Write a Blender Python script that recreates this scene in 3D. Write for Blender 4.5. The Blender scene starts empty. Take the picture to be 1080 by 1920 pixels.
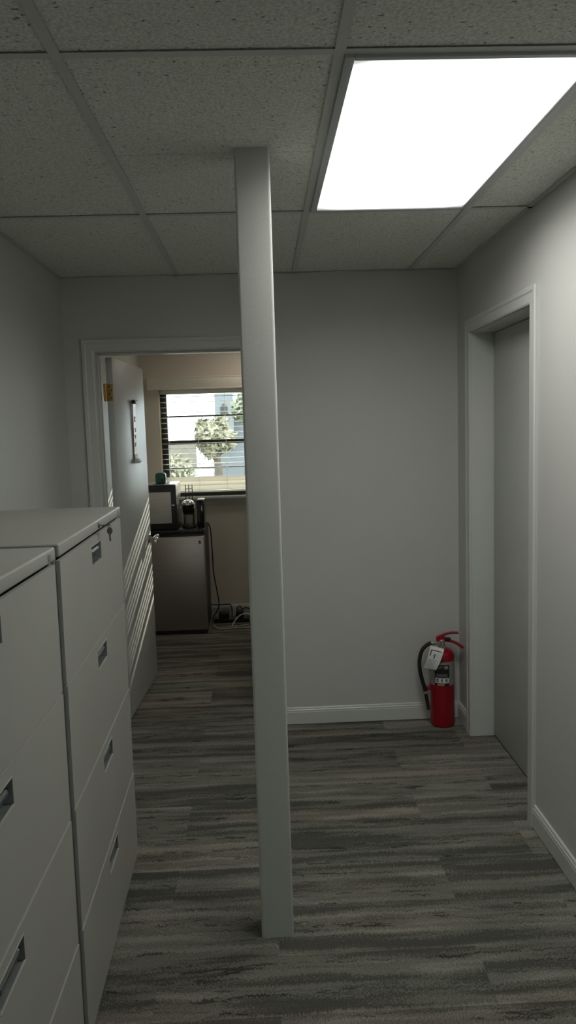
import bpy, bmesh, math, random
from mathutils import Vector, Matrix
random.seed(7)
SC = bpy.context.scene
COL = SC.collection
PI = math.pi

# ------------------------------------------------------------------ camera
F_PX, PITCH, YAW, ROLL, CAM_H = 1423.0, -0.1092, 0.0315, -0.0304, 1.6344
fwd = Vector((math.sin(YAW)*math.cos(PITCH), math.cos(YAW)*math.cos(PITCH), math.sin(PITCH)))
rgt = Vector((math.cos(YAW), -math.sin(YAW), 0)); upv = rgt.cross(fwd)
r2 = math.cos(ROLL)*rgt + math.sin(ROLL)*upv
u2 = -math.sin(ROLL)*rgt + math.cos(ROLL)*upv
cam = bpy.data.cameras.new('camera'); co = bpy.data.objects.new('camera', cam); COL.objects.link(co)
m = Matrix((r2, u2, -fwd)).transposed().to_4x4(); m.translation = (0, 0, CAM_H); co.matrix_world = m
cam.sensor_fit = 'VERTICAL'; cam.sensor_height = 36.0; cam.lens = F_PX/1920*36.0
cam.clip_start = 0.02; cam.clip_end = 300
SC.camera = co

# ------------------------------------------------------------------ colour management, sky, sun
vs = SC.view_settings
vs.view_transform = 'Standard'; vs.look = 'None'; vs.gamma = 1.0; vs.use_curve_mapping = False
vs.exposure = 0.0
PANEL = 2.2             # radiance of the ceiling fixture's lens itself
LAMP_W, LAMP_SPREAD = 10.4, 163   # its tubes behind the prismatic lens: watts and beam spread
SKY = 7.0
SUN = 11.0
SUN_DIR = Vector((-0.33, -1.0, -0.437))

w = bpy.data.worlds.new('sky'); SC.world = w; w.use_nodes = True
nt = w.node_tree; bg = nt.nodes['Background']
tc = nt.nodes.new('ShaderNodeTexCoord'); nz = nt.nodes.new('ShaderNodeTexNoise'); rp = nt.nodes.new('ShaderNodeValToRGB')
nz.inputs['Scale'].default_value = 4.0; nz.inputs['Detail'].default_value = 5
nt.links.new(tc.outputs['Generated'], nz.inputs['Vector']); nt.links.new(nz.outputs['Fac'], rp.inputs['Fac'])
rp.color_ramp.elements[0].position = .35; rp.color_ramp.elements[0].color = (.72, .88, 1, 1)
rp.color_ramp.elements[1].position = .6; rp.color_ramp.elements[1].color = (1, 1, 1, 1)
nt.links.new(rp.outputs['Color'], bg.inputs['Color']); bg.inputs['Strength'].default_value = SKY

sl = bpy.data.lights.new('sun', 'SUN'); sl.energy = SUN; sl.angle = math.radians(0.53); sl.color = (1.0, .91, .78)
so = bpy.data.objects.new('sun', sl); COL.objects.link(so); so.location = (4, 14, 8)
so.rotation_euler = SUN_DIR.to_track_quat('-Z', 'Y').to_euler()
fl = bpy.data.lights.new('far_room_added_fill', 'AREA'); fl.shape = 'DISK'; fl.size = .4; fl.energy = 4.0; fl.color = (1., .90, .77)  # unseen fill light added to brighten the upper far room; no fitting exists
flo = bpy.data.objects.new('far_room_added_fill', fl); COL.objects.link(flo); flo.location = (.05, 6.0, 2.43)
SC.cycles.max_bounces = 14; SC.cycles.diffuse_bounces = 8; SC.cycles.transparent_max_bounces = 24
SC.cycles.use_denoising = True

# ------------------------------------------------------------------ materials
def mat(name, col, rough=.5, metal=0., var=.04, vscale=30., bump=0., bscale=200., spec=.5):
    m = bpy.data.materials.new(name); m.use_nodes = True
    n = m.node_tree.nodes; l = m.node_tree.links; b = n['Principled BSDF']
    b.inputs['Roughness'].default_value = rough; b.inputs['Metallic'].default_value = metal
    b.inputs['Specular IOR Level'].default_value = spec
    t = n.new('ShaderNodeTexCoord'); z = n.new('ShaderNodeTexNoise')
    z.inputs['Scale'].default_value = vscale; z.inputs['Detail'].default_value = 4
    l.new(t.outputs['Object'], z.inputs['Vector'])
    r = n.new('ShaderNodeValToRGB')
    lo = [max(0, c*(1-var)) for c in col]; hi = [min(1, c*(1+var)) for c in col]
    r.color_ramp.elements[0].position = .3; r.color_ramp.elements[0].color = (*lo, 1)
    r.color_ramp.elements[1].position = .7; r.color_ramp.elements[1].color = (*hi, 1)
    l.new(z.outputs['Fac'], r.inputs['Fac']); l.new(r.outputs['Color'], b.inputs['Base Color'])
    if bump:
        z2 = n.new('ShaderNodeTexNoise'); z2.inputs['Scale'].default_value = bscale; z2.inputs['Detail'].default_value = 3
        l.new(t.outputs['Object'], z2.inputs['Vector'])
        bp = n.new('ShaderNodeBump'); bp.inputs['Strength'].default_value = bump; bp.inputs['Distance'].default_value = .004
        l.new(z2.outputs['Fac'], bp.inputs['Height']); l.new(bp.outputs['Normal'], b.inputs['Normal'])
    return m

def math_n(nt, op, a, b=None, c=None):
    x = nt.nodes.new('ShaderNodeMath'); x.operation = op
    for i, v in enumerate((a, b, c)):
        if v is None: continue
        if isinstance(v, (int, float)): x.inputs[i].default_value = v
        else: nt.links.new(v, x.inputs[i])
    return x.outputs[0]

M = {}
M['wall'] = mat('wall_paint', (.53, .53, .505), .6, var=.015, vscale=3, bump=.12, bscale=260)
M['wall_far'] = mat('warm_lit_far_wall', (.68, .62, .54), .6, var=.015, vscale=3, bump=.12, bscale=260)  # warmth of the far room's light is put into this base colour
M['plaster'] = mat('white_ceiling_plaster', (.78, .76, .72), .8)
M['valance'] = mat('cream_valance', (.70, .66, .58), .4)
M['trim'] = mat('trim_enamel', (.56, .57, .54), .32, var=.015, vscale=8)
M['door'] = mat('door_enamel', (.52, .53, .51), .42, var=.02, vscale=8, bump=.03, bscale=120)
M['post'] = mat('post_paint', (.56, .57, .53), .5, var=.02, vscale=6, bump=.1, bscale=220)
M['grid'] = mat('ceiling_grid_enamel', (.55, .56, .53), .5, var=.02)
M['fix'] = mat('fixture_frame_enamel', (.52, .55, .56), .4, var=.02)
M['cab'] = mat('cabinet_enamel', (.43, .43, .39), .42, var=.02, vscale=5, bump=.05, bscale=700)
M['cabdark'] = mat('cabinet_inside', (.03, .03, .03), .8)
M['pull'] = mat('pull_metal', (.17, .185, .18), .42, metal=.55, var=.08, vscale=40)
M['steel'] = mat('key_steel', (.14, .13, .12), .45, metal=.7)
M['chrome'] = mat('chrome', (.8, .8, .79), .12, metal=1., var=.02)
M['brass'] = mat('brass', (.50, .33, .13), .32, metal=.9, var=.12, vscale=60)
M['black'] = mat('black_plastic', (.012, .012, .013), .38, var=.1)
M['blackgloss'] = mat('black_gloss', (.008, .008, .009), .15, var=.1)
M['rubber'] = mat('black_rubber', (.008, .008, .008), .6, var=.1)
M['red'] = mat('red_enamel', (.27, .004, .014), .3, var=.06, vscale=12)
M['silver'] = mat('silver_label', (.34, .34, .33), .4, metal=.3, var=.08)
M['white'] = mat('white_print', (.72, .73, .70), .55, var=.03)
M['ink'] = mat('black_ink', (.01, .01, .01), .6)
M['inkgrey'] = mat('grey_ink', (.28, .28, .28), .6)
M['orange'] = mat('orange_print', (.45, .22, .09), .6)
M['greypl'] = mat('grey_plastic', (.25, .25, .24), .45)
M['whitepl'] = mat('white_cord_plastic', (.55, .55, .53), .45)
M['green'] = mat('teal_green_plastic', (.012, .10, .072), .35, var=.08)
M['copper'] = mat('brown_copper_strip', (.36, .21, .15), .38, metal=.35, var=.12, vscale=50)
M['bronze'] = mat('dark_bronze_frame', (.022, .024, .022), .5, var=.1)
M['silverm'] = mat('silver_casing', (.55, .54, .52), .25, metal=.8, var=.03)

def carpet():
    m = bpy.data.materials.new('streaked_carpet_planks'); m.use_nodes = True
    nt = m.node_tree; n = nt.nodes; l = nt.links; b = n['Principled BSDF']
    b.inputs['Roughness'].default_value = .95; b.inputs['Specular IOR Level'].default_value = .1
    t = n.new('ShaderNodeTexCoord'); s = n.new('ShaderNodeSeparateXYZ'); l.new(t.outputs['Object'], s.inputs[0])
    X, Y = s.outputs[0], s.outputs[1]
    def vec(x, y, z=0.):
        c = n.new('ShaderNodeCombineXYZ')
        for i, v in enumerate((x, y, z)):
            if isinstance(v, (int, float)): c.inputs[i].default_value = v
            else: l.new(v, c.inputs[i])
        return c.outputs[0]
    def noise(v, det=2, rough=.5):
        z = n.new('ShaderNodeTexNoise'); z.inputs['Scale'].default_value = 1; z.inputs['Detail'].default_value = det
        z.inputs['Roughness'].default_value = rough; l.new(v, z.inputs['Vector']); return z.outputs['Fac']
    mul = lambda a, k: math_n(nt, 'MULTIPLY', a, k)
    add = lambda a, k: math_n(nt, 'ADD', a, k)
    br = n.new('ShaderNodeTexBrick'); l.new(t.outputs['Object'], br.inputs['Vector'])
    br.inputs['Scale'].default_value = 1; br.inputs['Brick Width'].default_value = .98; br.inputs['Row Height'].default_value = .245
    br.inputs['Mortar Size'].default_value = 0; br.offset = .37
    br.inputs['Color1'].default_value = (0, 0, 0, 1); br.inputs['Color2'].default_value = (1, 1, 1, 1)
    r = n.new('ShaderNodeSeparateColor'); l.new(br.outputs['Color'], r.inputs[0]); rr = r.outputs[0]
    jag = add(noise(vec(mul(X, 170), mul(Y, 14)), 1), -.5)
    wob = add(noise(vec(mul(X, 5), mul(Y, 9))), -.5)
    yj = add(add(Y, mul(jag, .030)), mul(wob, .03))
    v = noise(vec(add(mul(X, .7), mul(rr, 37)), add(mul(yj, 18), mul(rr, 91)), mul(rr, 13)), 2, .5)
    f = noise(vec(mul(X, 3.2), mul(yj, 52)), 2)
    patch = noise(vec(mul(X, 3.5), mul(yj, 24), 4.3), 1)
    grain = noise(vec(mul(X, 210), mul(Y, 150), 2.2), 2, .6)
    val = add(add(mul(v, .62), mul(rr, .12)), add(mul(f, .24), mul(patch, .28)))
    val = add(add(val, mul(grain, .34)), -.305)
    ramp = n.new('ShaderNodeValToRGB'); ramp.color_ramp.interpolation = 'LINEAR'
    e = ramp.color_ramp.elements
    e[0].position = .36; e[0].color = (.072, .072, .063, 1)
    e[1].position = .66; e[1].color = (.235, .222, .202, 1)
    for p, c in ((.43, (.086, .086, .073)), (.448, (.138, .136, .118)), (.55, (.154, .150, .131)), (.57, (.200, .194, .172))):
        q = e.new(p); q.color = (*c, 1)
    l.new(val, ramp.inputs['Fac'])
    tuft = noise(vec(mul(X, 240), mul(Y, 200)), 2, .6)
    k = add(mul(tuft, 1.5), .34)
    mx = n.new('ShaderNodeMix'); mx.data_type = 'RGBA'; mx.blend_type = 'MULTIPLY'; mx.inputs[0].default_value = 1
    kc = n.new('ShaderNodeCombineColor'); [l.new(k, kc.inputs[i]) for i in range(3)]
    l.new(ramp.outputs['Color'], mx.inputs[6]); l.new(kc.outputs[0], mx.inputs[7])
    # thin broken dark dashes along the edges of the bands
    dn = math_n(nt, 'LESS_THAN', math_n(nt, 'ABSOLUTE', add(v, -.5)), .011)
    dk = math_n(nt, 'GREATER_THAN', noise(vec(mul(X, 14), mul(Y, 60), 7.7), 2), .5)
    da = math_n(nt, 'SUBTRACT', 1., mul(math_n(nt, 'MULTIPLY', dn, dk), .6))
    dc = n.new('ShaderNodeCombineColor'); [l.new(da, dc.inputs[i]) for i in range(3)]
    md = n.new('ShaderNodeMix'); md.data_type = 'RGBA'; md.blend_type = 'MULTIPLY'; md.inputs[0].default_value = 1
    l.new(mx.outputs[2], md.inputs[6]); l.new(dc.outputs[0], md.inputs[7]); mx = md
    # warm cast in some strands
    warm = noise(vec(mul(X, .8), mul(yj, 7), 9.1), 1)
    wr = n.new('ShaderNodeValToRGB'); wr.color_ramp.elements[0].position = .45; wr.color_ramp.elements[0].color = (.98, 1, .955, 1)
    wr.color_ramp.elements[1].position = .62; wr.color_ramp.elements[1].color = (1.055, .99, .945, 1)
    l.new(warm, wr.inputs['Fac'])
    mx2 = n.new('ShaderNodeMix'); mx2.data_type = 'RGBA'; mx2.blend_type = 'MULTIPLY'; mx2.inputs[0].default_value = 1
    l.new(mx.outputs[2], mx2.inputs[6]); l.new(wr.outputs['Color'], mx2.inputs[7])
    l.new(mx2.outputs[2], b.inputs['Base Color'])
    bp = n.new('ShaderNodeBump'); bp.inputs['Strength'].default_value = .5; bp.inputs['Distance'].default_value = .004
    l.new(tuft, bp.inputs['Height']); l.new(bp.outputs['Normal'], b.inputs['Normal'])
    return m
M['carpet'] = carpet()

def ceiling_tile():
    m = bpy.data.materials.new('fissured_ceiling_tile'); m.use_nodes = True
    nt = m.node_tree; n = nt.nodes; l = nt.links; b = n['Principled BSDF']
    b.inputs['Roughness'].default_value = .9; b.inputs['Specular IOR Level'].default_value = .15
    t = n.new('ShaderNodeTexCoord')
    mp = n.new('ShaderNodeMapping'); mp.inputs['Scale'].default_value = (75, 120, 1); mp.inputs['Rotation'].default_value = (0, 0, .2)
    l.new(t.outputs['Object'], mp.inputs['Vector'])
    z = n.new('ShaderNodeTexNoise'); z.inputs['Scale'].default_value = 1; z.inputs['Detail'].default_value = 2; z.inputs['Roughness'].default_value = .5
    z.inputs['Distortion'].default_value = .4
    l.new(mp.outputs[0], z.inputs['Vector'])
    pit = n.new('ShaderNodeValToRGB'); pit.color_ramp.elements[0].position = .285; pit.color_ramp.elements[0].color = (.24, .24, .22, 1)
    pit.color_ramp.elements[1].position = .345; pit.color_ramp.elements[1].color = (.74, .745, .685, 1)
    l.new(z.outputs['Fac'], pit.inputs['Fac'])
    z2 = n.new('ShaderNodeTexNoise'); z2.inputs['Scale'].default_value = 130; z2.inputs['Detail'].default_value = 3
    l.new(t.outputs['Object'], z2.inputs['Vector'])
    r2 = n.new('ShaderNodeValToRGB'); r2.color_ramp.elements[0].position = .3; r2.color_ramp.elements[0].color = (.78, .78, .78, 1)
    r2.color_ramp.elements[1].position = .65; r2.color_ramp.elements[1].color = (1.12, 1.12, 1.12, 1)
    l.new(z2.outputs['Fac'], r2.inputs['Fac'])
    mx = n.new('ShaderNodeMix'); mx.data_type = 'RGBA'; mx.blend_type = 'MULTIPLY'; mx.inputs[0].default_value = 1
    l.new(pit.outputs['Color'], mx.inputs[6]); l.new(r2.outputs['Color'], mx.inputs[7]); l.new(mx.outputs[2], b.inputs['Base Color'])
    bp = n.new('ShaderNodeBump'); bp.inputs['Strength'].default_value = .6; bp.inputs['Distance'].default_value = .004
    ad = math_n(nt, 'ADD', pit.outputs['Color'], z2.outputs['Fac'])
    l.new(ad, bp.inputs['Height']); l.new(bp.outputs['Normal'], b.inputs['Normal'])
    return m
M['tile'] = ceiling_tile()

def lens_mat():
    """lit acrylic lens; the tubes stop short of the ends, so the corners glow less"""
    m = bpy.data.materials.new('lit_acrylic_lens'); m.use_nodes = True
    nt = m.node_tree; n = nt.nodes; l = nt.links; b = n['Principled BSDF']
    b.inputs['Base Color'].default_value = (.8, .82, .8, 1); b.inputs['Roughness'].default_value = .3
    t = n.new('ShaderNodeTexCoord'); s = n.new('ShaderNodeSeparateXYZ'); l.new(t.outputs['Generated'], s.inputs[0])
    def edge(v, k):
        d = math_n(nt, 'ABSOLUTE', math_n(nt, 'SUBTRACT', v, .5)); return math_n(nt, 'POWER', math_n(nt, 'MULTIPLY', d, 2.), k)
    ex = edge(s.outputs[0], 5); ey = edge(s.outputs[1], 22)
    d = math_n(nt, 'MULTIPLY', math_n(nt, 'ADD', ex, .12), ey)
    g = math_n(nt, 'MAXIMUM', math_n(nt, 'SUBTRACT', 1., math_n(nt, 'MULTIPLY', d, 1.5)), .24)
    l.new(math_n(nt, 'MULTIPLY', g, PANEL), b.inputs['Emission Strength'])
    b.inputs['Emission Color'].default_value = (1., 1., .955, 1)
    return m
M['lens'] = lens_mat()

def slat_mat():
    m = bpy.data.materials.new('white_blind_slat'); m.use_nodes = True
    n = m.node_tree.nodes; l = m.node_tree.links; b = n['Principled BSDF']; out = n['Material Output']
    b.inputs['Base Color'].default_value = (.78, .76, .71, 1); b.inputs['Roughness'].default_value = .4
    t = n.new('ShaderNodeBsdfTranslucent'); t.inputs['Color'].default_value = (.72, .70, .64, 1)
    z = n.new('ShaderNodeTexNoise'); z.inputs['Scale'].default_value = 20
    r = n.new('ShaderNodeValToRGB'); r.color_ramp.elements[0].color = (.76, .74, .69, 1); r.color_ramp.elements[1].color = (.80, .78, .73, 1)
    l.new(z.outputs['Fac'], r.inputs['Fac']); l.new(r.outputs['Color'], b.inputs['Base Color'])
    x = n.new('ShaderNodeMixShader'); x.inputs[0].default_value = .5
    l.new(b.outputs[0], x.inputs[1]); l.new(t.outputs[0], x.inputs[2]); l.new(x.outputs[0], out.inputs['Surface'])
    return m
M['slat'] = slat_mat()

def glass_mat():
    m = bpy.data.materials.new('window_glass'); m.use_nodes = True
    n = m.node_tree.nodes; l = m.node_tree.links; out = n['Material Output']; n.remove(n['Principled BSDF'])
    t = n.new('ShaderNodeBsdfTransparent'); t.inputs['Color'].default_value = (.93, .97, .96, 1)
    g = n.new('ShaderNodeBsdfGlossy'); g.inputs['Roughness'].default_value = .03
    fr = n.new('ShaderNodeFresnel'); fr.inputs['IOR'].default_value = 1.45
    x = n.new('ShaderNodeMixShader'); l.new(fr.outputs[0], x.inputs[0]); l.new(t.outputs[0], x.inputs[1]); l.new(g.outputs[0], x.inputs[2])
    l.new(x.outputs[0], out.inputs['Surface']); return m
M['glass'] = glass_mat()

def brushed():
    m = bpy.data.materials.new('brushed_stainless'); m.use_nodes = True
    n = m.node_tree.nodes; l = m.node_tree.links; b = n['Principled BSDF']
    b.inputs['Metallic'].default_value = .85; b.inputs['Roughness'].default_value = .36
    t = n.new('ShaderNodeTexCoord'); mp = n.new('ShaderNodeMapping'); mp.inputs['Scale'].default_value = (3, 3, 400)
    z = n.new('ShaderNodeTexNoise'); z.inputs['Scale'].default_value = 1; z.inputs['Detail'].default_value = 4
    l.new(t.outputs['Object'], mp.inputs[0]); l.new(mp.outputs[0], z.inputs['Vector'])
    r = n.new('ShaderNodeValToRGB'); r.color_ramp.elements[0].color = (.34, .30, .27, 1); r.color_ramp.elements[1].color = (.46, .41, .37, 1)
    l.new(z.outputs['Fac'], r.inputs['Fac']); l.new(r.outputs['Color'], b.inputs['Base Color'])
    return m
M['fridge'] = brushed()

def mesh_window():
    m = bpy.data.materials.new('oven_window_mesh'); m.use_nodes = True
    n = m.node_tree.nodes; l = m.node_tree.links; b = n['Principled BSDF']; b.inputs['Roughness'].default_value = .3
    t = n.new('ShaderNodeTexCoord'); mp = n.new('ShaderNodeMapping'); mp.inputs['Scale'].default_value = (5, 1, 70)
    z = n.new('ShaderNodeTexNoise'); z.inputs['Scale'].default_value = 1; z.inputs['Detail'].default_value = 3
    l.new(t.outputs['Object'], mp.inputs[0]); l.new(mp.outputs[0], z.inputs['Vector'])
    r = n.new('ShaderNodeValToRGB'); r.color_ramp.elements[0].color = (.46, .43, .39, 1); r.color_ramp.elements[1].color = (.70, .67, .62, 1)
    l.new(z.outputs['Fac'], r.inputs['Fac']); l.new(r.outputs['Color'], b.inputs['Base Color'])
    return m
M['owin'] = mesh_window()

# ------------------------------------------------------------------ mesh builder
class MB:
    def __init__(s): s.v = []; s.f = []; s.m = []
    def add(s, vs, fs, mi=0):
        o = len(s.v); s.v += [tuple(p) for p in vs]; s.f += [tuple(i+o for i in q) for q in fs]; s.m += [mi]*len(fs); return s
    def bm(s, b, mi=0):
        b.verts.index_update(); s.add([v.co for v in b.verts], [[v.index for v in f.verts] for f in b.faces], mi); b.free(); return s
    def box(s, x0, x1, y0, y1, z0, z1, bev=0., mi=0, seg=2, mtx=None):
        b = bmesh.new(); bmesh.ops.create_cube(b, size=1)
        for v in b.verts:
            v.co = Vector((x0+(v.co.x+.5)*(x1-x0), y0+(v.co.y+.5)*(y1-y0), z0+(v.co.z+.5)*(z1-z0)))
        if bev: bmesh.ops.bevel(b, geom=b.edges[:], offset=bev, segments=seg, affect='EDGES', profile=.5)
        if mtx is not None: bmesh.ops.transform(b, matrix=mtx, verts=b.verts[:])
        return s.bm(b, mi)
    def prism(s, poly, axis, a0, a1, mi=0):
        """poly = 2-D outline (counter-clockwise), extruded along axis from a0 to a1; 2-D pairs are the other two axes in x,y,z order"""
        def P(p, a): q = list(p); q.insert('xyz'.index(axis), a); return q
        n = len(poly)
        vs = [P(p, a0) for p in poly]+[P(p, a1) for p in poly]
        fs = [[(i), (i+1) % n, n+(i+1) % n, n+i] for i in range(n)]+[list(range(n))[::-1], [n+i for i in range(n)]]
        return s.add(vs, fs, mi)
    def tube(s, path, r, n=12, mi=0, caps=True, closed=False):
        pts = [Vector(p) for p in path]; k = len(pts); rs = r if isinstance(r, (list, tuple)) else [r]*k
        vs = []; fs = []
        ref = None
        for i, p in enumerate(pts):
            if closed: d = pts[(i+1) % k]-pts[i-1]
            else: d = pts[min(i+1, k-1)]-pts[max(i-1, 0)]
            d.normalize()
            if ref is None: ref = Vector((0, 0, 1)) if abs(d.z) < .9 else Vector((1, 0, 0))
            a = d.cross(ref); a.normalize(); c = a.cross(d); ref = c
            for j in range(n):
                t = 2*PI*j/n; vs.append(p+rs[i]*(math.cos(t)*a+math.sin(t)*c))
        rng = k if closed else k-1
        for i in range(rng):
            for j in range(n):
                q = (i+1) % k
                fs.append([i*n+j, i*n+(j+1) % n, q*n+(j+1) % n, q*n+j])
        if caps and not closed: fs += [list(range(n))[::-1], [(k-1)*n+j for j in range(n)]]
        return s.add(vs, fs, mi)
    def lathe(s, prof, c, n=40, mi=0, axis=None):
        """prof = (radius, height) pairs turned about the vertical through c (or about axis)"""
        c = Vector(c); rot = Matrix.Identity(3) if axis is None else Vector((0, 0, 1)).rotation_difference(Vector(axis)).to_matrix()
        vs = []; fs = []; k = len(prof)
        for (r, z) in prof:
            for j in range(n):
                t = 2*PI*j/n; vs.append(c+rot@Vector((r*math.cos(t), r*math.sin(t), z)))
        for i in range(k-1):
            for j in range(n): fs.append([i*n+j, i*n+(j+1) % n, (i+1)*n+(j+1) % n, (i+1)*n+j])
        if prof[0][0] > 1e-5: fs.append(list(range(n))[::-1])
        if prof[-1][0] > 1e-5: fs.append([(k-1)*n+j for j in range(n)])
        return s.add(vs, fs, mi)
    def patch(s, c, r, a0, a1, z0, z1, n=10, mi=0, th=.0006):
        """thin piece of a cylinder's skin (a label) between two angles"""
        vs = []; fs = []
        for i in range(n+1):
            t = a0+(a1-a0)*i/n
            for rr in (r-.001, r+th):
                for z in (z0, z1): vs.append((c[0]+rr*math.cos(t), c[1]+rr*math.sin(t), c[2]+z))
        for i in range(n):
            a = i*4; b = a+4
            fs += [[a+2, b+2, b+3, a+3], [a+3, b+3, b+1, a+1], [a, b, b+2, a+2]]
        fs += [[0, 2, 3, 1], [n*4, n*4+1, n*4+3, n*4+2]]
        return s.add(vs, fs, mi)
    def build(s, name, mats, parent=None, off=None, smooth=35, world=True):
        me = bpy.data.meshes.new(name)
        if off is None and parent is not None and world: off = root_loc(parent)
        o0 = Vector(off) if off is not None else Vector((0, 0, 0))
        me.from_pydata([tuple(Vector(p)-o0) for p in s.v], [], s.f)
        if not isinstance(mats, (list, tuple)): mats = [mats]
        for k in mats: me.materials.append(M[k] if isinstance(k, str) else k)
        for p, i in zip(me.polygons, s.m): p.material_index = i
        b = bmesh.new(); b.from_mesh(me); bmesh.ops.recalc_face_normals(b, faces=b.faces[:]); b.to_mesh(me); b.free()
        if smooth:
            me.shade_smooth(); me.set_sharp_from_angle(angle=math.radians(smooth))
        o = bpy.data.objects.new(name, me); COL.objects.link(o)
        if parent is not None: o.parent = parent
        elif off is not None: o.location = o0
        return o
def root_loc(o):
    l = Vector((0, 0, 0))
    while o is not None: l += o.location; o = o.parent
    return l
def tag(o, label, cat=None, group=None, kind=None):
    if label: o['label'] = label
    if cat: o['category'] = cat
    if group: o['group'] = group
    if kind: o['kind'] = kind
    return o
def thing(name, loc, label, cat, group=None, rz=0.):
    o = bpy.data.objects.new(name, None); COL.objects.link(o); o.location = loc; o.rotation_euler = (0, 0, rz)
    o.empty_display_size = .05
    return tag(o, label, cat, group)
def struct(o, label=None, cat=None): return tag(o, label, cat, None, 'structure')
def bez(ps, k=8):
    """Catmull-Rom through the points"""
    ps = [Vector(p) for p in ps]; out = []
    for i in range(len(ps)-1):
        p0 = ps[max(i-1, 0)]; p1 = ps[i]; p2 = ps[i+1]; p3 = ps[min(i+2, len(ps)-1)]
        for j in range(k):
            t = j/k
            out.append(.5*((2*p1)+(p2-p0)*t+(2*p0-5*p1+4*p2-p3)*t*t+(3*p1-p0-3*p2+p3)*t**3))
    return out+[ps[-1]]

# ------------------------------------------------------------------ the rooms
XL, XR, YB, YR, CZ = -1.02, 1.055, 4.07, -2.3, 2.44
YB2, YF, YF2 = 4.19, 6.60, 6.76          # partition back face, far wall inner and outer face
XFR = 2.1
D1L, D1R, D1H = -.858, -.02, 2.06        # far doorway (between jambs)
D2A, D2B, D2H = 2.952, 3.803, 2.078      # right doorway
J = .018                                 # jamb board thickness

struct(MB().box(XL-.15, XFR+.15, YR-.15, YF2, -.12, 0).build('floor', 'carpet', smooth=0), 'streaked grey-brown carpet plank floor running through both rooms', 'floor')
struct(MB().box(XL-.15, XL, YR, YF2, 0, 2.55).build('wall_left', 'wall', smooth=0), 'grey wall on the left behind the filing cabinets', 'wall')
b = MB()
b.box(XL, D1L-J, YB, YB2, 0, 2.55); b.box(D1R+J, XR+.12, YB, YB2, 0, 2.55); b.box(D1L-J, D1R+J, YB, YB2, D1H+J, 2.55)
struct(b.build('wall_back', 'wall', smooth=0), 'plain grey end wall behind the post and fire extinguisher', 'wall')
b = MB()
b.box(XR, XR+.16, YR, D2A-J, 0, 2.55); b.box(XR, XR+.16, D2B+J, YB, 0, 2.55); b.box(XR, XR+.16, D2A-J, D2B+J, D2H+J, 2.55)
struct(b.build('wall_right', 'wall', smooth=0), 'brightly lit grey wall on the right around the closed door', 'wall')
b = MB(); RX0, RX1, RZ0, RZ1 = -.05, .60, 1.0, 2.05  # opening for the added rear window
b.box(XL-.15, RX0, YR-.15, YR, 0, 2.55); b.box(RX1, XR+.16, YR-.15, YR, 0, 2.55); b.box(RX0, RX1, YR-.15, YR, 0, RZ0); b.box(RX0, RX1, YR-.15, YR, RZ1, 2.55)
struct(b.build('wall_rear', 'wall', smooth=0))
# far room
WX0, WX1, WZ0, WZ1 = -.872, .26, 1.075, 1.995
b = MB()
b.box(XL, WX0, YF, YF2, 0, 2.55); b.box(WX1, XFR, YF, YF2, 0, 2.55); b.box(WX0, WX1, YF, YF2, 0, WZ0); b.box(WX0, WX1, YF, YF2, WZ1, 2.55)
struct(b.build('wall_front', 'wall_far', smooth=0), 'warm-lit window wall of the far room seen through the doorway', 'wall')
struct(MB().box(XFR, XFR+.15, YB2, YF2, 0, 2.55).build('wall_far_right', 'wall_far', smooth=0))
struct(MB().box(XR+.12, XFR, YB, YB2, 0, 2.55).build('wall_far_partition', 'wall_far', smooth=0))

# ceiling: lay-in tiles, tee grid, wall angle
TX = [.197-.61, .197, .807]; TY = [-1.93, -.708, .513, 1.732, 2.951]
FX0, FX1, FY0, FY1 = TX[1]+.012, TX[2]-.012, TY[3]+.012, TY[4]-.012
b = MB()
zt = CZ+.0045
def tile(x0, x1, y0, y1): b.box(x0, x1, y0, y1, zt, zt+.016, .0015, seg=1)
xs = [XL]+TX+[XR]; ys = [YR]+TY+[YB]
for i in range(len(xs)-1):
    for j in range(len(ys)-1):
        if i == 2 and j == 4: continue               # the light fixture fills this bay
        if i == 1 and j == 4:                        # scored across the middle
            tile(xs[i], xs[i+1], ys[j], 2.335); tile(xs[i], xs[i+1], 2.337, ys[j+1]); continue
        tile(xs[i]+.001, xs[i+1]-.001, ys[j]+.001, ys[j+1]-.001)
b.box(XL-.15, XR+.16, YR-.15, YB, 2.53, 2.57)        # deck above
ceil = struct(b.build('ceiling', 'tile', smooth=0), 'dropped ceiling of fissured grey tiles', 'ceiling')
struct(MB().box(XL-.15, XFR+.15, YB2, YF2, 2.447, 2.57).build('ceiling_far', 'plaster', smooth=0))
g = MB()
for x in TX:
    g.box(x-.012, x+.012, YR, YB, CZ, CZ+.0015); g.box(x-.001, x+.001, YR, YB, CZ+.001, CZ+.03)
for y in TY:
    for i in range(len(xs)-1):
        a0 = xs[i]+(.012 if i else 0); a1 = xs[i+1]-(.012 if i < len(xs)-2 else 0)
        g.box(a0, a1, y-.012, y+.012, CZ, CZ+.0012); g.box(a0, a1, y-.001, y+.001, CZ+.001, CZ+.03)
g.box(XL, XL+.02, YR, YB, CZ, CZ+.0015); g.box(XR-.02, XR, YR, YB, CZ, CZ+.0015)
g.box(XL+.02, XR-.02, YB-.02, YB, CZ, CZ+.0015); g.box(XL+.02, XR-.02, YR, YR+.02, CZ, CZ+.0015)
g.build('ceiling_grid', 'grid', ceil, smooth=0)

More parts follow.
